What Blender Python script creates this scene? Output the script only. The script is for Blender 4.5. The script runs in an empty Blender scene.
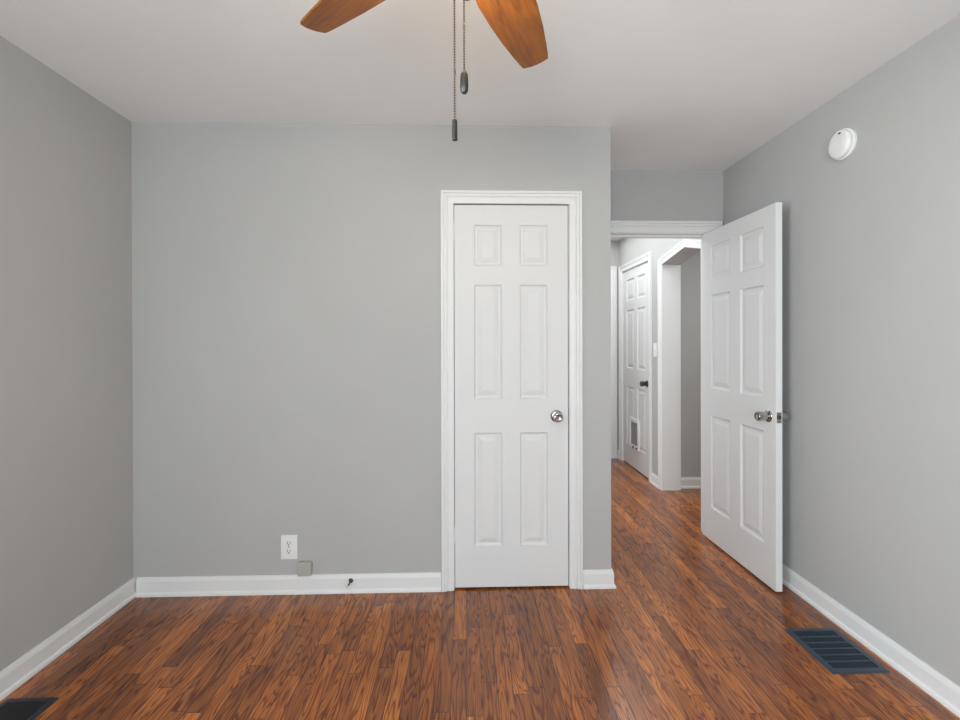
import bpy, bmesh, math, random
from mathutils import Vector, Matrix
PI = math.pi
R = math.radians
random.seed(7)
S = bpy.context.scene
COL = S.collection

# ------------------------------------------------------------------ camera
F_PX, CY, HC = 482.3, 343.97, 1.3175
cd = bpy.data.cameras.new('camera')
cam = bpy.data.objects.new('camera', cd)
COL.objects.link(cam)
rx = Vector((0.99954, -0.03012, -0.0026)).normalized()
fw = Vector((0.03012, 0.99954, -0.00306))
fw = (fw - rx * fw.dot(rx)).normalized()
up = rx.cross(fw)
m = Matrix((rx, up, -fw)).transposed().to_4x4()
m.translation = Vector((0, 0, HC))
cam.matrix_world = m
cd.sensor_width = 36.0
cd.lens = F_PX / 960 * 36.0
cd.shift_y = -(360 - CY) / 960
cd.clip_start = 0.02
S.camera = cam

# ------------------------------------------------------------------ world, lights, exposure
w = bpy.data.worlds.new('world')
S.world = w
w.use_nodes = True
bg = w.node_tree.nodes['Background']
bg.inputs[0].default_value = (0.80, 0.88, 1.0, 1)
bg.inputs[1].default_value = 1.0

def area(name, loc, look, sx, sy, power, col=(1, 1, 1), spread=PI):
    l = bpy.data.lights.new(name, 'AREA')
    l.shape = 'RECTANGLE'
    l.size, l.size_y = sx, sy
    l.energy = power
    l.color = col
    l.spread = spread
    o = bpy.data.objects.new(name, l)
    COL.objects.link(o)
    o.location = loc
    o.rotation_euler = Vector(look).to_track_quat('-Z', 'Y').to_euler()
    return o

area('window_daylight', (-0.05, -1.56, 1.30), (0.0, 1, 0.10), 1.45, 1.65, 93, (0.895, 1.0, 1.07))
area('window_daylight', (-1.93, -0.20, 1.45), (1, 0.22, 0.12), 1.35, 1.35, 124, (0.895, 1.0, 1.07))
area('hall_side_fill', (0.36, 4.0, 1.15), (1, 0, 0), 0.95, 2.0, 11, (0.97, 1.0, 1.02))  # added fill light, shines through the made-up opening in the hall's left wall
area('hall_ceiling_fill', (1.26, 4.35, 2.45), (0, 0, -1), 0.75, 1.9, 17, (0.97, 1.0, 1.02))  # added to brighten the hall; broad unseen panel with no fixture
area('side_room_fill', (2.9, 3.4, 2.44), (0, 0, -1), 0.5, 0.5, 17, (0.97, 1.0, 1.0))  # added unseen fill for the room past the peaked opening, no fixture

S.view_settings.view_transform = 'Standard'
S.view_settings.look = 'None'
S.view_settings.exposure = -0.06
S.view_settings.gamma = 1.0
S.view_settings.use_curve_mapping = False
S.cycles.use_denoising = True
S.cycles.max_bounces = 10
S.cycles.diffuse_bounces = 6
S.cycles.sample_clamp_indirect = 6.0

# ------------------------------------------------------------------ dimensions (metres)
XL, XR = -1.737, 1.745          # side walls
YB, YA = 2.570, 3.214           # closet wall, doorway wall
XE = 0.781                      # outside corner of the closet
H = 2.471                       # ceiling
YR = -1.38                      # wall behind the camera
YE = 5.433                      # end of the hall
XH = 0.82                       # left wall of the hall
XS = 1.905                      # side-room face of the right wall
DH = 2.048                      # door heads

# ------------------------------------------------------------------ materials
def srgb(r, g, b):
    f = lambda c: (c / 255 / 12.92) if c / 255 <= 0.04045 else ((c / 255 + 0.055) / 1.055) ** 2.4
    return (f(r), f(g), f(b), 1.0)

class NT:
    def __init__(s, name):
        s.m = bpy.data.materials.new(name)
        s.m.use_nodes = True
        s.t = s.m.node_tree
        s.b = s.t.nodes['Principled BSDF']
    def n(s, typ, **kw):
        x = s.t.nodes.new(typ)
        for k, v in kw.items():
            setattr(x, k, v)
        return x
    def l(s, a, b):
        s.t.links.new(a, b)
    def val(s, sock, v):
        if isinstance(v, (int, float, tuple)):
            sock.default_value = v
        else:
            s.l(v, sock)
    def math(s, op, a, b=0.0, c=None):
        x = s.n('ShaderNodeMath', operation=op)
        s.val(x.inputs[0], a)
        s.val(x.inputs[1], b)
        if c is not None:
            s.val(x.inputs[2], c)
        return x.outputs[0]
    def ramp(s, fac, stops, interp='LINEAR'):
        x = s.n('ShaderNodeValToRGB')
        x.color_ramp.interpolation = interp
        e = x.color_ramp.elements
        while len(e) < len(stops):
            e.new(0.5)
        for i, (p, c) in enumerate(stops):
            e[i].position = p
            e[i].color = c if len(c) == 4 else (*c, 1)
        s.l(fac, x.inputs[0])
        return x.outputs[0]
    def mixc(s, fac, a, b, blend='MIX'):
        x = s.n('ShaderNodeMix', data_type='RGBA', blend_type=blend)
        s.val(x.inputs[0], fac)
        s.val(x.inputs[6], a)
        s.val(x.inputs[7], b)
        return x.outputs[2]
    def noise(s, vec, scale, detail=2.0, rough=0.5, dist=0.0):
        x = s.n('ShaderNodeTexNoise')
        x.inputs['Scale'].default_value = scale
        x.inputs['Detail'].default_value = detail
        x.inputs['Roughness'].default_value = rough
        x.inputs['Distortion'].default_value = dist
        s.l(vec, x.inputs['Vector'])
        return x.outputs[0]
    def bump(s, h, strength, dist):
        x = s.n('ShaderNodeBump')
        x.inputs['Strength'].default_value = strength
        x.inputs['Distance'].default_value = dist
        s.l(h, x.inputs['Height'])
        s.l(x.outputs[0], s.b.inputs['Normal'])
    def coords(s, kind='Object'):
        return s.n('ShaderNodeTexCoord').outputs[kind]
    def pos(s):
        return s.n('ShaderNodeNewGeometry').outputs['Position']

def paint(name, col, rough, bump=0.12, scale=190, var=0.02):
    k = NT(name)
    p = k.pos()
    big = k.noise(p, 1.7, 3.0, 0.6)
    c2 = tuple(min(1, v * (1 + var)) for v in col[:3]) + (1,)
    c1 = tuple(v * (1 - var) for v in col[:3]) + (1,)
    k.l(k.ramp(big, [(0.3, c1), (0.7, c2)]), k.b.inputs['Base Color'])
    k.b.inputs['Roughness'].default_value = rough
    k.b.inputs['Specular IOR Level'].default_value = 0.3
    k.bump(k.noise(p, scale, 2.0, 0.6), bump, 0.002)
    return k.m

def plain(name, col, rough=0.5, metal=0.0, bump=0.0, scale=200):
    k = NT(name)
    p = k.pos()
    n = k.noise(p, scale, 2.0)
    c1 = tuple(v * 0.96 for v in col[:3]) + (1,)
    k.l(k.ramp(n, [(0.3, c1), (0.7, col)]), k.b.inputs['Base Color'])
    k.b.inputs['Roughness'].default_value = rough
    k.b.inputs['Metallic'].default_value = metal
    if bump:
        k.bump(n, bump, 0.001)
    return k.m

M = {}
M['wall'] = paint('grey_wall_paint', (0.455, 0.454, 0.443, 1), 0.75, 0.10, 160)
M['ceil'] = paint('white_ceiling_paint', (0.855, 0.868, 0.868, 1), 0.9, 0.15, 120)
M['hallwall'] = paint('pale_hall_paint', (0.455, 0.454, 0.443, 1), 0.8, 0.10, 160)
M['trim'] = paint('white_trim_paint', (0.76, 0.76, 0.75, 1), 0.42, 0.015, 60, 0.01)
M['nickel'] = plain('satin_nickel', (0.44, 0.425, 0.405, 1), 0.18, 1.0)
M['darknickel'] = plain('dark_metal', (0.10, 0.095, 0.09, 1), 0.35, 1.0)
M['plastic'] = plain('white_plastic', (0.82, 0.82, 0.80, 1), 0.35)
M['ivory'] = plain('taupe_plastic', (0.42, 0.41, 0.38, 1), 0.5)
M['slot'] = plain('dark_slot', (0.02, 0.02, 0.02, 1), 0.6)
M['rubber'] = plain('white_rubber', (0.75, 0.74, 0.70, 1), 0.6)
M['register'] = plain('dark_register_metal', (0.040, 0.064, 0.095, 1), 0.34, 0.3)
M['blackreg'] = plain('black_register_metal', (0.026, 0.028, 0.033, 1), 0.32, 0.2)
M['duct'] = plain('dark_duct', (0.008, 0.008, 0.009, 1), 0.9)
M['bronze'] = plain('aged_bronze', (0.17, 0.15, 0.13, 1), 0.35, 1.0)
M['chain'] = plain('chain_metal', (0.15, 0.12, 0.085, 1), 0.4, 1.0)
M['fob'] = plain('darkened_bronze', (0.055, 0.052, 0.048, 1), 0.38, 0.7)
M['flap'] = plain('smoky_flap_plastic', (0.25, 0.25, 0.25, 1), 0.3)

def door_paint():
    k = NT('white_door_paint')
    k.b.inputs['Base Color'].default_value = (0.71, 0.71, 0.702, 1)
    k.b.inputs['Roughness'].default_value = 0.55
    k.b.inputs['Specular IOR Level'].default_value = 0.3
    mp = k.n('ShaderNodeMapping')
    mp.inputs['Scale'].default_value = (90, 90, 5)
    k.l(k.coords('Object'), mp.inputs[0])
    g = k.noise(mp.outputs[0], 3.0, 4.0, 0.65, 1.5)
    k.bump(g, 0.22, 0.0015)
    return k.m
M['door'] = door_paint()

def floor_mat():
    k = NT('oak_strip_floor')
    sep = k.n('ShaderNodeSeparateXYZ')
    k.l(k.pos(), sep.inputs[0])
    x, y = sep.outputs[0], sep.outputs[1]
    W = 0.0590
    u = k.math('DIVIDE', x, W)
    row = k.math('FLOOR', u)
    fu = k.math('FRACT', u)
    def wn(a, b=None, dim='2D'):
        n = k.n('ShaderNodeTexWhiteNoise', noise_dimensions='2D')
        c = k.n('ShaderNodeCombineXYZ')
        k.val(c.inputs[0], a)
        k.val(c.inputs[1], b if b is not None else 3.7)
        k.l(c.outputs[0], n.inputs[0])
        return n
    r1 = wn(row).outputs[0]
    r2 = wn(row, 11.3).outputs[0]
    L = k.math('MULTIPLY_ADD', r1, 0.75, 0.45)
    v = k.math('ADD', k.math('DIVIDE', y, L), k.math('MULTIPLY', r2, 17.0))
    col = k.math('FLOOR', v)
    fv = k.math('FRACT', v)
    ids = wn(row, col)
    idv = ids.outputs[0]
    ids2 = wn(k.math('ADD', row, 0.37), k.math('ADD', col, 0.61)).outputs[0]
    # seams
    du = k.math('MULTIPLY', k.math('MINIMUM', fu, k.math('SUBTRACT', 1.0, fu)), W)
    dv = k.math('MULTIPLY', k.math('MINIMUM', fv, k.math('SUBTRACT', 1.0, fv)), L)
    d = k.math('MINIMUM', du, dv)
    seam = k.n('ShaderNodeMapRange')
    k.l(d, seam.inputs[0])
    seam.inputs[1].default_value = 0.0002
    seam.inputs[2].default_value = 0.0019
    seam = seam.outputs[0]
    # grain coordinates: stretched along the board, shifted per board
    def gv(sx, sy, zmul):
        c = k.n('ShaderNodeCombineXYZ')
        k.l(k.math('MULTIPLY_ADD', x, sx, k.math('MULTIPLY', idv, 37.0)), c.inputs[0])
        k.l(k.math('MULTIPLY_ADD', y, sy, k.math('MULTIPLY', ids2, 23.0)), c.inputs[1])
        k.l(k.math('MULTIPLY', idv, zmul), c.inputs[2])
        return c.outputs[0]
    ringf = k.noise(gv(17.0, 1.6, 61.0), 1.0, 2.0, 0.45)
    rings = k.math('FRACT', k.math('MULTIPLY', ringf, k.math('MULTIPLY_ADD', ids2, 12.0, 9.0)))
    ringmask = k.ramp(rings, [(0.0, (0.1,) * 3), (0.12, (0.0,) * 3), (0.30, (0.75,) * 3), (0.80, (1.0,) * 3), (1.0, (0.3,) * 3)])
    fine = k.noise(gv(270.0, 7.0, 13.0), 1.0, 3.0, 0.65)
    finem = k.ramp(fine, [(0.36, (0.0,) * 3), (0.54, (1.0,) * 3)])
    blot = k.noise(gv(9.0, 2.2, 5.0), 1.0, 3.0, 0.6)
    stain = k.noise(k.pos(), 1.6, 3.0, 0.55)
    # tone of each board
    base = k.ramp(idv, [(0.0, srgb(140, 82, 37)), (0.25, srgb(157, 93, 41)), (0.5, srgb(171, 103, 45)), (0.75, srgb(183, 112, 49)), (0.92, srgb(205, 129, 57)), (1.0, srgb(150, 86, 45))])
    dark = k.mixc(1.0, base, srgb(180, 148, 124), 'MULTIPLY')
    light = k.mixc(1.0, base, (1.15, 1.14, 1.1, 1), 'MULTIPLY')
    c = k.mixc(ringmask, dark, light)
    pore = k.mixc(1.0, c, srgb(200, 182, 168), 'MULTIPLY')
    c = k.mixc(finem, pore, c)
    blotm = k.ramp(blot, [(0.30, (0.66, 0.62, 0.60)), (0.62, (1.12, 1.10, 1.06))])
    c = k.mixc(0.75, c, blotm, 'MULTIPLY')
    stm = k.ramp(stain, [(0.34, (0.74, 0.70, 0.69)), (0.62, (1.08, 1.07, 1.05))])
    c = k.mixc(0.8, c, stm, 'MULTIPLY')
    c = k.mixc(seam, srgb(40, 20, 12), c)
    k.l(c, k.b.inputs['Base Color'])
    ro = k.math('MULTIPLY_ADD', finem, -0.06, 0.27)
    k.l(ro, k.b.inputs['Roughness'])
    k.b.inputs['Specular IOR Level'].default_value = 0.6
    k.b.inputs['Coat Weight'].default_value = 0.12
    k.b.inputs['Coat Roughness'].default_value = 0.16
    hgt = k.math('ADD', k.math('MULTIPLY', seam, 0.6), k.math('ADD', k.math('MULTIPLY', finem, 0.16), k.math('MULTIPLY', idv, 0.25)))
    k.bump(hgt, 0.25, 0.0012)
    return k.m
M['floor'] = floor_mat()

def blade_mat():
    k = NT('walnut_blade')
    mp = k.n('ShaderNodeMapping')
    mp.inputs['Scale'].default_value = (5, 48, 48)
    k.l(k.coords('Object'), mp.inputs[0])
    g = k.noise(mp.outputs[0], 1.0, 4.0, 0.6, 1.2)
    c = k.ramp(g, [(0.28, srgb(100, 58, 22)), (0.5, srgb(138, 82, 28)), (0.72, srgb(158, 98, 32))])
    g2 = k.noise(k.coords('Object'), 14.0, 3.0, 0.6)
    c = k.mixc(0.5, c, k.ramp(g2, [(0.3, (0.72, 0.7, 0.7)), (0.65, (1.05, 1.05, 1.05))]), 'MULTIPLY')
    k.l(c, k.b.inputs['Base Color'])
    k.b.inputs['Roughness'].default_value = 0.45
    return k.m
M['blade'] = blade_mat()

def glow_mat():
    k = NT('lit_frosted_glass')
    k.b.inputs['Base Color'].default_value = (0.9, 0.85, 0.75, 1)
    k.b.inputs['Roughness'].default_value = 0.4
    k.b.inputs['Emission Color'].default_value = (1.0, 0.72, 0.40, 1)
    k.b.inputs['Emission Strength'].default_value = 10.0
    return k.m
M['glow'] = glow_mat()
def bulb_mat():
    k = NT('lit_bulb')
    k.b.inputs['Base Color'].default_value = (0.9, 0.85, 0.75, 1)
    k.b.inputs['Emission Color'].default_value = (1.0, 0.80, 0.50, 1)
    k.b.inputs['Emission Strength'].default_value = 430.0
    return k.m
M['bulb'] = bulb_mat()

def pane_mat():
    k = NT('window_glass')
    t = k.n('ShaderNodeBsdfTransparent')
    g = k.n('ShaderNodeBsdfGlossy')
    g.inputs['Roughness'].default_value = 0.02
    mx = k.n('ShaderNodeMixShader')
    fr = k.n('ShaderNodeFresnel')
    fr.inputs[0].default_value = 1.45
    k.l(fr.outputs[0], mx.inputs[0])
    k.l(t.outputs[0], mx.inputs[1])
    k.l(g.outputs[0], mx.inputs[2])
    k.l(mx.outputs[0], k.t.nodes['Material Output'].inputs[0])
    return k.m
M['pane'] = pane_mat()

# ------------------------------------------------------------------ mesh helpers
def link_obj(name, bm, mat, parent=None, loc=None, rotz=0.0, smooth=False, bevel=0.0, recenter=True):
    """bm is in the parent's local frame (world if no parent)."""
    bmesh.ops.remove_doubles(bm, verts=bm.verts, dist=1e-6)
    bmesh.ops.recalc_face_normals(bm, faces=bm.faces)
    me = bpy.data.meshes.new(name)
    o = bpy.data.objects.new(name, me)
    off = Vector((0, 0, 0))
    if recenter and loc is None:
        vs = [v.co for v in bm.verts]
        lo = Vector([min(v[i] for v in vs) for i in range(3)])
        hi = Vector([max(v[i] for v in vs) for i in range(3)])
        off = Vector(((lo.x + hi.x) / 2, (lo.y + hi.y) / 2, lo.z))
        bmesh.ops.translate(bm, verts=bm.verts, vec=-off)
    if smooth:
        for f in bm.faces:
            f.smooth = True
    bm.to_mesh(me)
    bm.free()
    for mm in (mat if isinstance(mat, (list, tuple)) else [mat]):
        me.materials.append(mm)
    COL.objects.link(o)
    if parent is not None:
        o.parent = parent
    o.location = Vector(loc) if loc is not None else off
    o.rotation_euler = (0, 0, rotz)
    if smooth:
        md = o.modifiers.new('split', 'EDGE_SPLIT')
        md.split_angle = R(38)
    if bevel:
        b = o.modifiers.new('bevel', 'BEVEL')
        b.width = bevel
        b.segments = 2
        b.limit_method = 'ANGLE'
        b.angle_limit = R(40)
    return o

def tag(o, label=None, cat=None, group=None, kind=None):
    if label: o['label'] = label
    if cat: o['category'] = cat
    if group: o['group'] = group
    if kind: o['kind'] = kind
    return o

def empty(name, loc, label=None, cat=None, group=None):
    o = bpy.data.objects.new(name, None)
    o.empty_display_size = 0.05
    COL.objects.link(o)
    o.location = loc
    return tag(o, label, cat, group)

def box(bm, x0, x1, y0, y1, z0, z1):
    v = [bm.verts.new(p) for p in ((x0, y0, z0), (x1, y0, z0), (x1, y1, z0), (x0, y1, z0), (x0, y0, z1), (x1, y0, z1), (x1, y1, z1), (x0, y1, z1))]
    for f in ((0, 3, 2, 1), (4, 5, 6, 7), (0, 1, 5, 4), (1, 2, 6, 5), (2, 3, 7, 6), (3, 0, 4, 7)):
        bm.faces.new([v[i] for i in f])

def prism(bm, poly, axis, a, b):
    """poly: 2D points in the two other axes (in xyz order), extruded along axis from a to b."""
    def mk(p, t):
        c = list(p)
        c.insert(axis, t)
        return bm.verts.new(c)
    A = [mk(p, a) for p in poly]
    B = [mk(p, b) for p in poly]
    bm.faces.new(A)
    bm.faces.new(B[::-1])
    n = len(poly)
    for i in range(n):
        bm.faces.new((A[i], B[i], B[(i + 1) % n], A[(i + 1) % n]))

def frame_of(axis):
    a = Vector(axis).normalized()
    t = Vector((0, 0, 1)) if abs(a.z) < 0.9 else Vector((1, 0, 0))
    u = a.cross(t).normalized()
    return a, u, a.cross(u).normalized()

def lathe(bm, prof, origin=(0, 0, 0), axis=(0, 0, 1), seg=28):
    """prof: (r, h) along axis."""
    o = Vector(origin)
    a, u, v = frame_of(axis)
    rings = []
    for r, h in prof:
        if r < 1e-6:
            rings.append([bm.verts.new(o + a * h)])
        else:
            rings.append([bm.verts.new(o + a * h + (u * math.cos(2 * PI * i / seg) + v * math.sin(2 * PI * i / seg)) * r) for i in range(seg)])
    for A, B in zip(rings, rings[1:]):
        for i in range(seg):
            j = (i + 1) % seg
            if len(A) == 1 and len(B) == 1:
                continue
            if len(A) == 1:
                bm.faces.new((A[0], B[i], B[j]))
            elif len(B) == 1:
                bm.faces.new((A[i], B[0], A[j]))
            else:
                bm.faces.new((A[i], B[i], B[j], A[j]))
    if len(rings[0]) > 1:
        bm.faces.new(rings[0][::-1])
    if len(rings[-1]) > 1:
        bm.faces.new(rings[-1])

def tube(bm, p, q, r, seg=12):
    p, q = Vector(p), Vector(q)
    lathe(bm, [(r, 0), (r, (q - p).length)], p, q - p, seg)

def sweep(bm, path, N, prof):
    """Sweep prof [(w, t)] along path with mitred corners: w across (N x direction), t along N."""
    N = Vector(N)
    P = [Vector(p) for p in path]
    n = len(P)
    segs = [(P[i + 1] - P[i]).normalized() for i in range(n - 1)]
    side = [N.cross(d).normalized() for d in segs]
    rings = []
    for i in range(n):
        if i == 0:
            mv = side[0]
        elif i == n - 1:
            mv = side[-1]
        else:
            a, b = side[i - 1], side[i]
            mv = (a + b) / (1 + a.dot(b))
        rings.append([bm.verts.new(P[i] + mv * w_ + N * t_) for w_, t_ in prof])
    k = len(prof)
    for A, B in zip(rings, rings[1:]):
        for i in range(k):
            j = (i + 1) % k
            bm.faces.new((A[i], A[j], B[j], B[i]))
    bm.faces.new(rings[0])
    bm.faces.new(rings[-1][::-1])

# ------------------------------------------------------------------ room shell
def struct(name, bm, mat, **kw):
    return tag(link_obj(name, bm, mat, **kw), kind='structure')

bm = bmesh.new(); box(bm, XL - 0.12, 3.7, YR - 0.12, YE + 0.12, -0.06, 0.0)
struct('floor', bm, M['floor'])
bm = bmesh.new(); box(bm, XL - 0.12, 3.7, YR - 0.12, YE + 0.12, H, H + 0.08)
struct('ceiling', bm, M['ceil'])
LY0, LY1, LZ0, LZ1 = -0.86, 0.46, 0.80, 2.12      # side window, behind the camera
bm = bmesh.new()
box(bm, XL - 0.12, XL, YR - 0.12, LY0, 0, H)
box(bm, XL - 0.12, XL, LY1, YA + 0.116, 0, H)
box(bm, XL - 0.12, XL, LY0, LY1, 0, LZ0)
box(bm, XL - 0.12, XL, LY0, LY1, LZ1, H)
struct('wall_left', bm, M['wall'])

CX0, CX1 = -0.064, 0.557        # closet opening
bm = bmesh.new()                # wall with the closet door
box(bm, XL, CX0, YB, YB + 0.11, 0, H)
box(bm, CX1, XE, YB, YB + 0.11, 0, H)
box(bm, CX0, CX1, YB, YB + 0.11, DH + 0.012, H)
box(bm, XE - 0.11, XE, YB + 0.11, YA, 0, H)
struct('wall_closet', bm, M['wall'])

OX0, OX1 = 0.885, 1.652         # bedroom doorway
YA2 = YA + 0.116
bm = bmesh.new()
box(bm, XL, OX0, YA, YA2, 0, H)
box(bm, OX1, XR, YA, YA2, 0, H)
box(bm, OX0, OX1, YA, YA2, DH + 0.004, H)
struct('wall_doorway', bm, M['wall'])

# right wall: bedroom, peaked hall opening, hall door
AY0, AYC, AY1 = 3.452, 3.780, 4.232
AZ0, AZC, AZ1 = 1.992, 2.071, 2.004
PY0, PY1, PZ = 4.530, 5.312, 2.095
bm = bmesh.new()
box(bm, XR, XS, YR - 0.12, AY0, 0, H)
prism(bm, [(AY0, AZ0), (AYC, AZC), (AYC, H), (AY0, H)], 0, XR, XS)
prism(bm, [(AYC, AZC), (AY1, AZ1), (AY1, H), (AYC, H)], 0, XR, XS)
box(bm, XR, XS, AY1, PY0, 0, H)
box(bm, XR, XS, PY0, PY1, PZ, H)
box(bm, XR, XS, PY1, YE + 0.12, 0, H)
box(bm, XS - 0.02, XS, PY0, PY1, 0, PZ)
struct('wall_right', bm, M['wall'])

bm = bmesh.new()                # hall's left wall, with an unseen opening added to let fill light in
box(bm, XH - 0.11, XH, YA2, 3.55, 0, H)
box(bm, XH - 0.11, XH, 4.45, YE, 0, H)
box(bm, XH - 0.11, XH, 3.55, 4.45, 2.1, H)
struct('wall_hall_left', bm, M['hallwall'])
EX0, EX1 = 0.90, 1.640          # doorway at the hall's end
bm = bmesh.new()
box(bm, XH - 0.11, EX0, YE, YE + 0.12, 0, H)
box(bm, EX1, XR, YE, YE + 0.12, 0, H)
box(bm, EX0, EX1, YE, YE + 0.12, 2.10, H)
box(bm, EX0 - 0.05, EX1 + 0.05, YE + 0.10, YE + 0.12, 0, 2.2)
struct('wall_hall_end', bm, M['hallwall'])
YS = 4.290
bm = bmesh.new()
box(bm, XS, 3.6, YS, YS + 0.1, 0, H)
struct('wall_side_room', bm, M['wall'])
bm = bmesh.new()
box(bm, 3.5, 3.6, 2.3, YS, 0, H)
box(bm, XS, 3.5, 2.2, 2.3, 0, H)
struct('wall_side_room_far', bm, M['wall'])

# wall behind the camera with two windows
WZ0, WZ1 = 0.48, 2.12
WX0, WX1 = -0.80, 0.70
bm = bmesh.new()
box(bm, XL, WX0, YR - 0.12, YR, 0, H)
box(bm, WX1, XR, YR - 0.12, YR, 0, H)
box(bm, WX0, WX1, YR - 0.12, YR, 0, WZ0)
box(bm, WX0, WX1, YR - 0.12, YR, WZ1, H)
struct('wall_window', bm, M['wall'])
def window(name, p, rz, wd, z0, z1):
    # local: x along the wall, +y into the room, origin at the centre of the opening's foot on the room face
    h = z1 - z0
    a = wd / 2
    bm = bmesh.new()
    for q in ((-a, -a + 0.04, 0, h), (a - 0.04, a, 0, h), (-a + 0.04, a - 0.04, h - 0.04, h), (-a + 0.04, a - 0.04, 0, 0.05)):
        box(bm, q[0], q[1], -0.10, -0.03, q[2], q[3])
    box(bm, -a + 0.04, a - 0.04, -0.085, -0.045, h * 0.5, h * 0.5 + 0.04)
    wo = struct(name, bm, M['trim'], loc=(p[0], p[1], z0), rotz=rz)
    bm = bmesh.new()
    box(bm, -a + 0.04, a - 0.04, -0.067, -0.063, 0.05, h - 0.04)
    link_obj('glass_pane', bm, M['pane'], parent=wo)
    bm = bmesh.new()
    box(bm, -a - 0.06, a + 0.06, -0.03, 0.04, -0.028, -0.003)
    link_obj('window_sill', bm, M['trim'], parent=wo)
    return wo
window('window_1', ((WX0 + WX1) / 2, YR), 0.0, WX1 - WX0 - 0.002, WZ0 + 0.001, WZ1 - 0.001)
window('window_2', (XL, (LY0 + LY1) / 2), -PI / 2, LY1 - LY0 - 0.002, LZ0 + 0.001, LZ1 - 0.001)

# ------------------------------------------------------------------ baseboards
BASE = [(0, 0), (0.021, 0), (0.021, 0.008), (0.019, 0.015), (0.015, 0.019), (0.012, 0.020), (0.012, 0.074), (0.009, 0.086), (0.006, 0.095), (0, 0.095)]
def baseboard(name, *paths):
    bm = bmesh.new()
    for p in paths:
        sweep(bm, [(x, y, 0) for x, y in p], (0, 0, 1), BASE)
    return struct(name, bm, M['trim'])
# room lies on the left of each path
CB0, CB1 = -0.132, 0.626
baseboard('baseboard_left', [(XL, YB - 0.0005), (XL, YR)])
baseboard('baseboard_closet', [(CB0, YB), (XL + 0.0215, YB)])
baseboard('baseboard_corner', [(XE, YA - 0.001), (XE, YB), (CB1, YB)])
baseboard('baseboard_right', [(XR, YR), (XR, YA - 0.02)])
baseboard('baseboard_window', [(XL + 0.03, YR), (XR - 0.03, YR)])
baseboard('baseboard_hall', [(XR, 4.293), (XR, 4.463)])
baseboard('baseboard_hall_left', [(XH, YE), (XH, 4.45)])
baseboard('baseboard_hall_end', [(XR, PY1 + 0.081), (XR, YE), (EX1 + 0.082, YE)])
baseboard('baseboard_side_room', [(3.5, 2.35), (3.5, YS), (XS + 0.001, YS)])

# ------------------------------------------------------------------ casings
def casing_prof(wd):
    # w outward from the opening, t out of the wall
    return [(0, 0), (0, 0.010), (0.004, 0.0115), (wd * 0.44, 0.0145), (wd * 0.49, 0.0105), (wd * 0.53, 0.0105), (wd * 0.56, 0.0175), (wd * 0.70, 0.0185),
            (wd * 0.73, 0.0135), (wd * 0.77, 0.0135), (wd * 0.80, 0.021), (wd * 0.97, 0.022), (wd, 0.019), (wd, 0)]

# trim_1: closet door casing and jamb
bm = bmesh.new()
W1 = 0.066
sweep(bm, [(CX0, YB, 0), (CX0, YB, DH + 0.008), (CX1, YB, DH + 0.008), (CX1, YB, 0)], (0, -1, 0), [(w_, t_) for w_, t_ in casing_prof(W1)])
t1 = struct('trim_1', bm, M['trim'], loc=(0, 0, 0))
bm = bmesh.new()
box(bm, CX0, CX0 + 0.003, YB, YB + 0.11, 0, DH + 0.012)
box(bm, CX1 - 0.003, CX1, YB, YB + 0.11, 0, DH + 0.012)
box(bm, CX0 + 0.003, CX1 - 0.003, YB, YB + 0.11, DH + 0.009, DH + 0.012)
link_obj('door_jamb', bm, M['trim'], parent=t1, recenter=False)

# trim_2: bedroom doorway casing and jamb
bm = bmesh.new()
W2 = 0.078
sweep(bm, [(OX0, YA, 0), (OX0, YA, DH + 0.004), (OX1, YA, DH + 0.004), (OX1, YA, 0)], (0, -1, 0), casing_prof(W2))
t2 = struct('trim_2', bm, M['trim'], loc=(0, 0, 0))
bm = bmesh.new()
box(bm, OX0, OX0 + 0.004, YA, YA2, 0, DH + 0.004)
box(bm, OX1 - 0.004, OX1, YA, YA2, 0, DH + 0.004)
box(bm, OX0 + 0.004, OX1 - 0.004, YA, YA2, DH, DH + 0.004)
box(bm, OX0 + 0.004, OX0 + 0.016, YA + 0.045, YA + 0.085, 0, DH)
box(bm, OX1 - 0.016, OX1 - 0.004, YA + 0.045, YA + 0.085, 0, DH)
box(bm, OX0 + 0.016, OX1 - 0.016, YA + 0.045, YA + 0.085, DH - 0.014, DH)
link_obj('door_jamb', bm, M['trim'], parent=t2, recenter=False)
bm = bmesh.new()
sweep(bm, [(OX1, YA2, 0), (OX1, YA2, DH + 0.004), (OX0, YA2, DH + 0.004), (OX0, YA2, 0)], (0, 1, 0), casing_prof(0.064))
link_obj('hall_casing', bm, M['trim'], parent=t2, recenter=False)

# trim_3: hall door casing
bm = bmesh.new()
sweep(bm, [(XR, PY1, 0), (XR, PY1, PZ), (XR, PY0, PZ), (XR, PY0, 0)], (-1, 0, 0), casing_prof(0.066))
t3 = struct('trim_3', bm, M['trim'], loc=(0, 0, 0))
bm = bmesh.new()
box(bm, XR, XS - 0.02, PY0, PY0 + 0.006, 0, PZ)
box(bm, XR, XS - 0.02, PY1 - 0.006, PY1, 0, PZ)
box(bm, XR, XS - 0.02, PY0 + 0.006, PY1 - 0.006, PZ - 0.004, PZ)
link_obj('door_jamb', bm, M['trim'], parent=t3, recenter=False)

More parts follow.
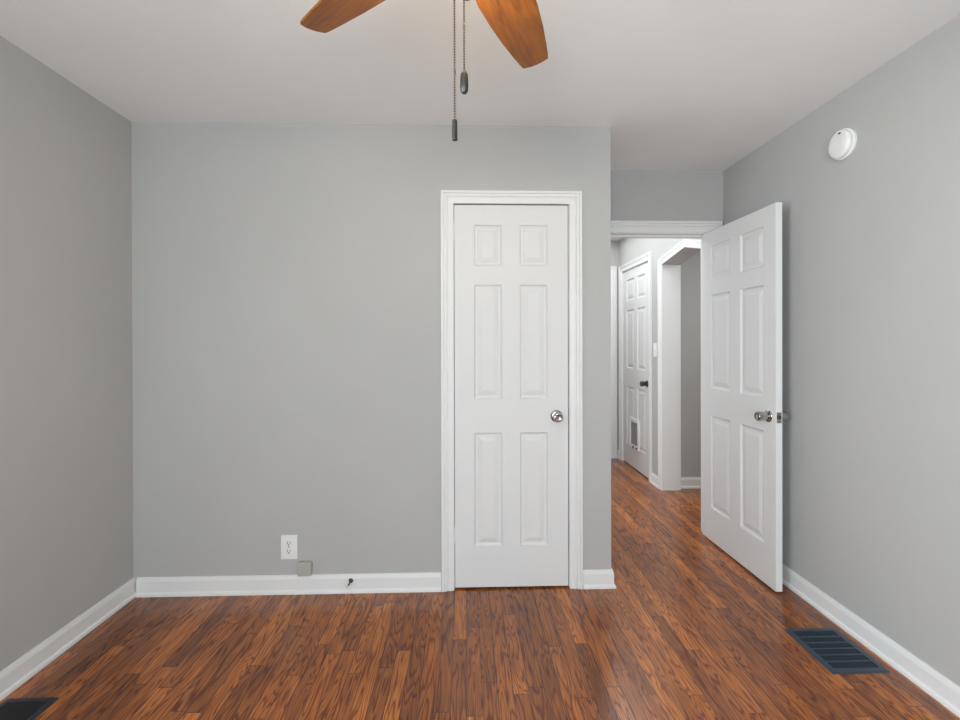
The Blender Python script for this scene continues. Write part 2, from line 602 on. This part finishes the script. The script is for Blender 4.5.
# trim_4: peaked opening casing, jambs
bm = bmesh.new()
sweep(bm, [(XR, AY1, 0), (XR, AY1, AZ1), (XR, AYC, AZC), (XR, AY0, AZ0), (XR, AY0, 0)], (-1, 0, 0), [(w_, t_ * 0.75) for w_, t_ in casing_prof(0.060)])
t4 = struct('trim_4', bm, M['trim'], loc=(0, 0, 0))
bm = bmesh.new()
box(bm, XR - 0.004, XS + 0.004, AY1 - 0.008, AY1, 0, AZ1 - 0.001)
box(bm, XR - 0.004, XS + 0.004, AY0, AY0 + 0.008, 0, AZ0)
link_obj('side_jamb', bm, M['trim'], parent=t4, recenter=False)

# trim_5: casing at the hall's far end
bm = bmesh.new()
sweep(bm, [(EX0, YE, 0), (EX0, YE, 2.10), (EX1, YE, 2.10), (EX1, YE, 0)], (0, -1, 0), casing_prof(0.076))
struct('trim_5', bm, M['trim'], loc=(0, 0, 0))

# ------------------------------------------------------------------ doors
def door_bm(Wd, Hd, T, xp, zp, skip_hole=None):
    """Six-panel door: hinge edge at x=0, front face y=0, thickness to +y, bottom z=0. xp, zp: panel spans."""
    bm = bmesh.new()
    xs = sorted({0.0, Wd} | {v for p in xp for v in p})
    zs = sorted({0.0, Hd} | {v for p in zp for v in p})
    rings = [(0.0, 0.0), (0.0035, 0.007), (0.010, 0.0115), (0.020, 0.0115), (0.0225, 0.0085), (0.044, 0.002)]
    for y0, sgn in ((0.0, 1.0), (T, -1.0)):
        for i in range(len(xs) - 1):
            for j in range(len(zs) - 1):
                x0, x1, z0, z1 = xs[i], xs[i + 1], zs[j], zs[j + 1]
                ispan = any(abs(x0 - a) < 1e-6 and abs(x1 - b) < 1e-6 for a, b in xp) and any(abs(z0 - a) < 1e-6 and abs(z1 - b) < 1e-6 for a, b in zp)
                if not ispan:
                    bm.faces.new([bm.verts.new(p) for p in ((x0, y0, z0), (x1, y0, z0), (x1, y0, z1), (x0, y0, z1))])
                    continue
                prev = None
                for ins, dp in rings:
                    y = y0 + sgn * dp
                    cur = [bm.verts.new(p) for p in ((x0 + ins, y, z0 + ins), (x1 - ins, y, z0 + ins), (x1 - ins, y, z1 - ins), (x0 + ins, y, z1 - ins))]
                    if prev:
                        for q in range(4):
                            bm.faces.new((prev[q], prev[(q + 1) % 4], cur[(q + 1) % 4], cur[q]))
                    prev = cur
                bm.faces.new(prev)
    for i in range(len(xs) - 1):
        for z in (0.0, Hd):
            bm.faces.new([bm.verts.new(p) for p in ((xs[i], 0, z), (xs[i + 1], 0, z), (xs[i + 1], T, z), (xs[i], T, z))])
    for j in range(len(zs) - 1):
        for x in (0.0, Wd):
            bm.faces.new([bm.verts.new(p) for p in ((x, 0, zs[j]), (x, 0, zs[j + 1]), (x, T, zs[j + 1]), (x, T, zs[j]))])
    return bm

KNOB = [(0.0200, 0.004), (0.0205, 0.018), (0.0220, 0.028), (0.0245, 0.039), (0.0260, 0.050), (0.0255, 0.058), (0.0230, 0.0635), (0.0185, 0.0655), (0.0165, 0.0640), (0.0, 0.0625)]
ROSE = [(0.0325, 0.0), (0.0325, 0.003), (0.029, 0.007), (0.022, 0.009), (0.016, 0.010)]

def make_knob(door, x, z, T, mat, sides=(0, 1)):
    for s in sides:
        y0, ax = (0.0, (0, -1, 0)) if s == 0 else (T, (0, 1, 0))
        bm = bmesh.new()
        lathe(bm, KNOB, (x, y0, z), ax, 32)
        kb = link_obj('door_knob', bm, mat, parent=door, smooth=True)
        bm = bmesh.new()
        lathe(bm, ROSE, (x, y0, z), ax, 32)
        ro = link_obj('rosette', bm, mat, parent=kb, smooth=True)
        ro.location = ro.location - kb.location

def make_hinge(door, z, T, x=-0.006, y=-0.005, mat=None, hgt=0.09):
    bm = bmesh.new()
    n = 5
    for i in range(n):
        a = z + hgt * i / n
        lathe(bm, [(0.0055, 0.0008), (0.006, 0.0015), (0.006, hgt / n - 0.0015), (0.0055, hgt / n - 0.0008)], (x, y, a), (0, 0, 1), 14)
    lathe(bm, [(0.004, -0.004), (0.0045, 0.0), (0.0045, hgt), (0.003, hgt + 0.005)], (x, y, z), (0, 0, 1), 12)
    box(bm, x, x + 0.006, y, y + 0.02, z, z + hgt)
    return link_obj('door_hinge', bm, mat or M['trim'], parent=door, smooth=True)

ZP = [(0.217, 0.825), (1.005, 1.616), (1.717, 1.935)]
# closet door
CW = CX1 - CX0 - 0.006 - 0.0075
d1 = link_obj('door_1', door_bm(CW, 2.040, 0.035, [(0.104, 0.253), (0.349, 0.498)], ZP), M['door'], loc=(CX0 + 0.006, YB + 0.003, 0.010))
tag(d1, 'closed white six-panel closet door with round nickel knob, set in the grey wall', 'door', kind='structure')
make_knob(d1, 0.545, 0.912, 0.035, M['nickel'], (0,))
make_hinge(d1, 1.85, 0.035)
make_hinge(d1, 0.235, 0.035)
bm = bmesh.new(); box(bm, CW - 0.0005, CW + 0.0022, 0.004, 0.03, 0.87, 0.955)
link_obj('latch_plate', bm, M['darknickel'], parent=d1)

# open bedroom door
DW = 0.762
d2 = link_obj('door_2', door_bm(DW, 2.034, 0.035, [(0.108, 0.336), (0.442, 0.662)], ZP), M['door'], loc=(1.6105, 3.232, 0.010), rotz=-PI / 2 + 0.0107)
tag(d2, 'white six-panel bedroom door standing open beside the right wall', 'door', kind='structure')
make_knob(d2, DW - 0.060, 0.910, 0.035, M['nickel'])
bm = bmesh.new(); box(bm, DW - 0.001, DW + 0.0015, 0.005, 0.030, 0.882, 0.938)
lp = link_obj('latch_plate', bm, M['nickel'], parent=d2)
bm = bmesh.new()
box(bm, DW + 0.0015, DW + 0.010, 0.011, 0.024, 0.903, 0.921)
o = link_obj('latch_bolt', bm, M['darknickel'], parent=lp, bevel=0.002)
o.location = o.location - lp.location
for z in (0.20, 0.97, 1.74):
    make_hinge(d2, z, 0.035, x=0.004, y=0.041, mat=M['trim'])

# hall door with a pet flap
PW = PY1 - PY0 - 0.02
ZP3 = [(0.215, 0.835), (1.03, 1.655), (1.755, 1.98)]
d3 = link_obj('door_3', door_bm(PW, PZ - 0.018, 0.035, [(0.108, 0.336), (0.428, 0.656)], ZP3), M['door'], loc=(XR + 0.006, PY1 - 0.010, 0.010), rotz=-PI / 2)
tag(d3, 'white six-panel hall door with a small pet flap low in it', 'door', kind='structure')
make_knob(d3, PW - 0.062, 0.905, 0.035, M['darknickel'], (0,))
bm = bmesh.new(); box(bm, PW - 0.012, PW + 0.004, -0.003, 0.02, 0.865, 0.945)
link_obj('latch_plate', bm, M['darknickel'], parent=d3)
for z in (0.22, 1.78):
    make_hinge(d3, z, 0.035)
fx0, fx1, fz0, fz1 = 0.225, 0.500, 0.205, 0.515
bm = bmesh.new()
fr = 0.035
for a in ((fx0, fx1, fz0, fz0 + fr), (fx0, fx1, fz1 - fr, fz1), (fx0, fx0 + fr, fz0 + fr, fz1 - fr), (fx1 - fr, fx1, fz0 + fr, fz1 - fr)):
    box(bm, a[0], a[1], -0.016, 0.004, a[2], a[3])
pf = link_obj('pet_flap', bm, M['plastic'], parent=d3, bevel=0.004)
bm = bmesh.new()
box(bm, fx0 + fr + 0.003, fx1 - fr - 0.003, -0.006, -0.001, fz0 + fr + 0.003, fz1 - fr - 0.003)
o = link_obj('flap_panel', bm, M['flap'], parent=pf, bevel=0.001)
o.location = o.location - pf.location
bm = bmesh.new()
box(bm, (fx0 + fx1) / 2 - 0.012, (fx0 + fx1) / 2 + 0.012, -0.024, -0.015, fz0 + 0.006, fz0 + 0.028)
lathe(bm, [(0.010, 0), (0.010, 0.012), (0.0, 0.014)], (fx1 - 0.045, -0.014, fz0 + 0.018), (0, -1, 0), 16)
o = link_obj('flap_lock', bm, M['darknickel'], parent=pf, bevel=0.002)
o.location = o.location - pf.location

# ------------------------------------------------------------------ ceiling fan
FX, FY, ZBL = 0.004, 0.904, 2.1175
fan = empty('ceiling_fan', (FX, FY, H), 'ceiling fan with brown wooden blades and a warm lamp, hung overhead', 'ceiling fan')
ZB = ZBL - H
bm = bmesh.new(); lathe(bm, [(0.068, -0.001), (0.070, -0.010), (0.060, -0.045), (0.025, -0.062)], seg=36)
link_obj('canopy', bm, M['bronze'], parent=fan, smooth=True)
bm = bmesh.new(); lathe(bm, [(0.012, -0.055), (0.012, -0.150)], seg=18)
link_obj('downrod', bm, M['bronze'], parent=fan, smooth=True)
bm = bmesh.new(); lathe(bm, [(0.03, -0.145), (0.085, -0.160), (0.105, -0.185), (0.108, -0.265), (0.098, -0.300), (0.075, -0.322), (0.060, -0.330)], seg=40)
link_obj('motor_housing', bm, M['bronze'], parent=fan, smooth=True)
# blade (built along +x, then copied)
def blade_bm():
    bm = bmesh.new()
    rt, wt, w0 = 0.5126, 0.0382, 0.0636
    pts = []
    half = [(0.135, 0.040), (0.150, 0.050), (0.19, 0.0605), (0.22, 0.0636), (0.30, 0.0615), (0.38, 0.0555), (0.45, 0.0472), (0.492, 0.0415)]
    cap = [(0.5080, 0.0382), (0.5120, 0.0368), (0.5145, 0.0330), (0.5190, 0.017), (0.5205, 0.0)]
    upper = half + cap
    lower = [(r, -w_) for r, w_ in upper[:-1]][::-1]
    outline = upper + lower
    t = 0.0032
    A = [bm.verts.new((r, n, t)) for r, n in outline]
    B = [bm.verts.new((r, n, -t)) for r, n in outline]
    bm.faces.new(A)
    bm.faces.new(B[::-1])
    for i in range(len(outline)):
        j = (i + 1) % len(outline)
        bm.faces.new((A[i], B[i], B[j], A[j]))
    bmesh.ops.rotate(bm, verts=bm.verts, cent=(0, 0, 0), matrix=Matrix.Rotation(-0.1901, 3, 'X'))
    return bm
A0 = 1.1738
b0 = link_obj('blade', blade_bm(), M['blade'], parent=fan, loc=(0, 0, ZB), rotz=A0, bevel=0.0015)
bm = bmesh.new()
prism(bm, [(0.06, -0.016), (0.13, -0.012), (0.20, -0.035), (0.215, 0.0), (0.20, 0.035), (0.13, 0.012), (0.06, 0.016)], 2, 0.004, 0.009)
bmesh.ops.rotate(bm, verts=bm.verts, cent=(0, 0, 0), matrix=Matrix.Rotation(-0.1901, 3, 'X'))
br0 = link_obj('blade_bracket', bm, M['bronze'], parent=b0, loc=(0, 0, 0), bevel=0.001)
for k in range(1, 5):
    b = b0.copy(); COL.objects.link(b); b.parent = fan
    b.rotation_euler = (0, 0, A0 + k * 2 * PI / 5)
    c = br0.copy(); COL.objects.link(c); c.parent = b
bm = bmesh.new(); lathe(bm, [(0.055, 2.140 - H), (0.058, 2.125 - H), (0.058, 2.062 - H), (0.045, 2.054 - H), (0.012, 2.050 - H), (0.012, 1.988 - H)], seg=32)
link_obj('switch_housing', bm, M['bronze'], parent=fan, smooth=True)
# shallow frosted dish
bm = bmesh.new()
lathe(bm, [(0.020, 1.9860 - H), (0.050, 2.0040 - H), (0.094, 2.0370 - H), (0.090, 2.0400 - H), (0.05, 2.0300 - H), (0.02, 2.02 - H)], seg=40)
gd = link_obj('glass_dish', bm, M['glow'], parent=fan, smooth=True)
for k in range(3):
    an = 1.62 + k * 2 * PI / 3
    bm = bmesh.new()
    lathe(bm, [(0.0, 0.0), (0.012, 0.003), (0.017, 0.012), (0.017, 0.022), (0.010, 0.034), (0.009, 0.048)], (math.cos(an) * 0.100, math.sin(an) * 0.100, 2.070 - H), (-math.cos(an), -math.sin(an), 0.05), 16)
    o = link_obj('lamp_bulb', bm, M['bulb'], parent=fan, smooth=True)
bm = bmesh.new()
lathe(bm, [(0.022, 1.990 - H), (0.020, 1.983 - H), (0.010, 1.975 - H), (0.0115, 1.969 - H), (0.009, 1.962 - H), (0.004, 1.9588 - H), (0.0, 1.9585 - H)], seg=24)
link_obj('finial', bm, M['bronze'], parent=fan, smooth=True)

def bead_chain(name, x, y, z0, z1, zc, mat):
    bm = bmesh.new()
    n = max(2, int((z0 - z1) / 0.0050))
    for i in range(n):
        z = z0 + (z1 - z0) * (i + 0.5) / n
        r = 0.0021
        lathe(bm, [(0, -r), (r * 0.8, -r * 0.6), (r, 0), (r * 0.8, r * 0.6), (0, r)], (x, y, z), (0, 0, 1), 8)
    lathe(bm, [(0.0005, 0), (0.0005, z0 - z1)], (x, y, z1), (0, 0, 1), 6)
    ch = link_obj(name, bm, mat, parent=fan, smooth=True)
    bm = bmesh.new()
    lathe(bm, [(0.001, -0.006), (0.0024, -0.004), (0.0024, 0.004), (0.001, 0.006)], (x, y, zc), (0, 0, 1), 10)
    o = link_obj('connector', bm, M['bronze'], parent=ch, smooth=True)
    o.location = o.location - ch.location
    return ch
XA = -0.019 - FX
chA = bead_chain('pull_chain', XA, 0.0, 2.095 - H, 1.732 - H, 1.823 - H, M['chain'])
bm = bmesh.new()
lathe(bm, [(0.0, 1.7355 - H), (0.004, 1.734 - H), (0.0056, 1.731 - H), (0.0060, 1.699 - H), (0.0060, 1.696 - H), (0.0, 1.6945 - H)], (XA, 0, 0), (0, 0, 1), 6)
o = tag(link_obj('pull_fob', bm, M['fob'], parent=chA, bevel=0.0006), 'straight dark fob')
o.location = o.location - chA.location
XB = -0.001 - FX
chB = bead_chain('pull_chain', XB, 0.0, 1.960 - H, 1.824 - H, 1.909 - H, M['chain'])
bm = bmesh.new()
lathe(bm, [(0.0, 1.826 - H), (0.004, 1.824 - H), (0.0066, 1.819 - H), (0.0076, 1.809 - H), (0.0078, 1.797 - H), (0.0070, 1.788 - H), (0.004, 1.7835 - H), (0.0, 1.783 - H)], (XB, 0, 0), (0, 0, 1), 18)
o = tag(link_obj('pull_fob', bm, M['fob'], parent=chB, smooth=True), 'rounded bronze fob')
o.location = o.location - chB.location

# ------------------------------------------------------------------ small things
# smoke detector
SY, SZ = 2.166, 2.223
sm = empty('smoke_detector', (XR, SY, SZ), 'round white smoke detector high on the right wall', 'smoke detector')
bm = bmesh.new(); lathe(bm, [(0.067, 0.0), (0.069, 0.004), (0.069, 0.011), (0.065, 0.0135), (0.060, 0.0135)], (0, 0, 0), (-1, 0, 0), 48)
link_obj('mounting_base', bm, M['plastic'], parent=sm, smooth=True)
bm = bmesh.new(); lathe(bm, [(0.058, 0.013), (0.0625, 0.0165), (0.0635, 0.022), (0.0630, 0.030), (0.058, 0.0355), (0.050, 0.0385), (0.03, 0.0395), (0.0, 0.040)], (0, 0, 0), (-1, 0, 0), 48)
link_obj('cover', bm, M['plastic'], parent=sm, smooth=True)
bm = bmesh.new(); box(bm, -0.0425, -0.036, -0.022, -0.010, 0.040, 0.046)
link_obj('indicator', bm, M['slot'], parent=sm, bevel=0.001)

# wall outlet
OXc, OZc = -0.931, 0.2425
ou = empty('wall_outlet', (OXc, YB, OZc), 'white two-socket wall outlet low on the grey wall', 'outlet')
bm = bmesh.new(); box(bm, -0.043, 0.043, -0.006, 0.0, -0.064, 0.064)
link_obj('cover_plate', bm, M['plastic'], parent=ou, bevel=0.003)
for s in (1, -1):
    bm = bmesh.new()
    lathe(bm, [(0.0165, 0.0), (0.0165, 0.0085), (0.0155, 0.009)], (0, 0, s * 0.021), (0, -1, 0), 24)
    f = link_obj('socket', bm, M['plastic'], parent=ou, smooth=True)
    bm = bmesh.new()
    for a in ((-0.0085, -0.0055, 0.000, 0.010), (0.0055, 0.0085, 0.000, 0.010)):
        box(bm, a[0], a[1], -0.0098, -0.0085, s * 0.021 + a[2], s * 0.021 + a[3])
    lathe(bm, [(0.0032, 0.0085), (0.0032, 0.0098)], (0, 0, s * 0.021 - 0.0075), (0, -1, 0), 12)
    o = link_obj('slots', bm, M['slot'], parent=f)
    o.location = o.location - f.location
bm = bmesh.new(); lathe(bm, [(0.003, 0.0055), (0.003, 0.007), (0.0, 0.0075)], (0, 0, 0), (0, -1, 0), 12)
link_obj('screw', bm, M['nickel'], parent=ou, smooth=True)

# small blank box
bx_ = empty('wall_box', (-0.845, YB, 0.0985), 'small blank taupe box on the wall just above the baseboard', 'wall box')
bm = bmesh.new(); box(bm, -0.034, 0.034, -0.022, 0.0, 0.0, 0.070)
link_obj('box_body', bm, M['ivory'], parent=bx_, bevel=0.003)
bm = bmesh.new(); box(bm, -0.036, 0.036, -0.030, -0.022, -0.0005, 0.073)
link_obj('box_cover', bm, M['ivory'], parent=bx_, bevel=0.004)

# door stop on the baseboard
ds = empty('door_stop', (-0.606, YB - 0.014, 0.066), 'thin dark metal door stop with pale tip sticking out of the baseboard', 'door stop')
bm = bmesh.new(); lathe(bm, [(0.012, 0.0), (0.012, 0.003), (0.007, 0.007), (0.0042, 0.009), (0.0042, 0.060)], (0, 0, 0), (-0.06, -1, -0.06), 18)
link_obj('stop_rod', bm, M['darknickel'], parent=ds, smooth=True)
a = Vector((-0.06, -1, -0.06)).normalized()
bm = bmesh.new(); lathe(bm, [(0.0055, 0.058), (0.0075, 0.060), (0.0075, 0.070), (0.005, 0.074), (0.0, 0.075)], (0, 0, 0), (-0.06, -1, -0.06), 18)
link_obj('rubber_tip', bm, M['rubber'], parent=ds, smooth=True)

# hall light switch
sw = empty('light_switch', (XR, 4.378, 1.245), 'white light switch on the narrow hall wall strip', 'light switch')
bm = bmesh.new(); box(bm, -0.007, 0.0, -0.036, 0.036, -0.062, 0.062)
link_obj('cover_plate', bm, M['plastic'], parent=sw, bevel=0.002)
bm = bmesh.new(); box(bm, -0.017, -0.006, -0.006, 0.006, -0.012, 0.012)
link_obj('toggle', bm, M['plastic'], parent=sw, bevel=0.002)

# floor registers
def register(x0, x1, y0, y1, label, mat, flange, rows, nslat, along):
    cx, cy = (x0 + x1) / 2, (y0 + y1) / 2
    rt = empty('floor_vent', (cx, cy, 0.0), label, 'floor vent', None)
    hx, hy = (x1 - x0) / 2, (y1 - y0) / 2
    bm = bmesh.new()
    t = 0.006
    fx, fy = hx - flange, hy - flange
    ring_o = [(-hx, -hy), (hx, -hy), (hx, hy), (-hx, hy)]
    ring_m = [(-hx + 0.006, -hy + 0.006), (hx - 0.006, -hy + 0.006), (hx - 0.006, hy - 0.006), (-hx + 0.006, hy - 0.006)]
    ring_i = [(-fx, -fy), (fx, -fy), (fx, fy), (-fx, fy)]
    rs = [[bm.verts.new((p[0], p[1], z)) for p in ring] for ring, z in ((ring_o, 0.0005), (ring_m, t), (ring_i, t), (ring_i, 0.001))]
    for A, B in zip(rs, rs[1:]):
        for i in range(4):
            bm.faces.new((A[i], A[(i + 1) % 4], B[(i + 1) % 4], B[i]))
    link_obj('vent_frame', bm, mat, parent=rt)
    bm = bmesh.new()
    box(bm, -fx, fx, -fy, fy, 0.0004, 0.0012)
    link_obj('duct_opening', bm, M['duct'], parent=rt)
    bm = bmesh.new()
    if rows:
        for i in range(1, rows):
            y = -fy + 2 * fy * i / rows
            box(bm, -fx, fx, y - 0.0045, y + 0.0045, 0.002, t)
        for i in range(1, nslat):
            x = -fx + 2 * fx * i / nslat
            box(bm, x - 0.0016, x + 0.0016, -fy, fy, 0.0015, t - 0.0006)
    else:
        for i in range(1, nslat):
            x = -fx + 2 * fx * i / nslat
            box(bm, x - 0.0022, x + 0.0022, -fy, fy, 0.0015, t - 0.001)
        for y in (-0.33 * fy, 0.33 * fy):
            box(bm, -fx, fx, y - 0.002, y + 0.002, 0.0015, t - 0.002)
    link_obj('grille', bm, mat, parent=rt)
    return rt
rv = register(1.450, 1.688, 1.862, 2.161, 'dark blue-grey metal floor vent set in boards beside the right wall', M['register'], 0.026, 6, 17, 'x')
bm = bmesh.new(); box(bm, -0.012, 0.012, -0.004, 0.004, 0.004, 0.011)
o = link_obj('damper_lever', bm, M['register'], parent=rv, bevel=0.001)
o.location = (-0.012, 0.1245, o.location.z)
register(-1.700, -1.512, 1.525, 1.836, 'black louvred floor vent beside the left baseboard', M['blackreg'], 0.024, 0, 15, 'y')
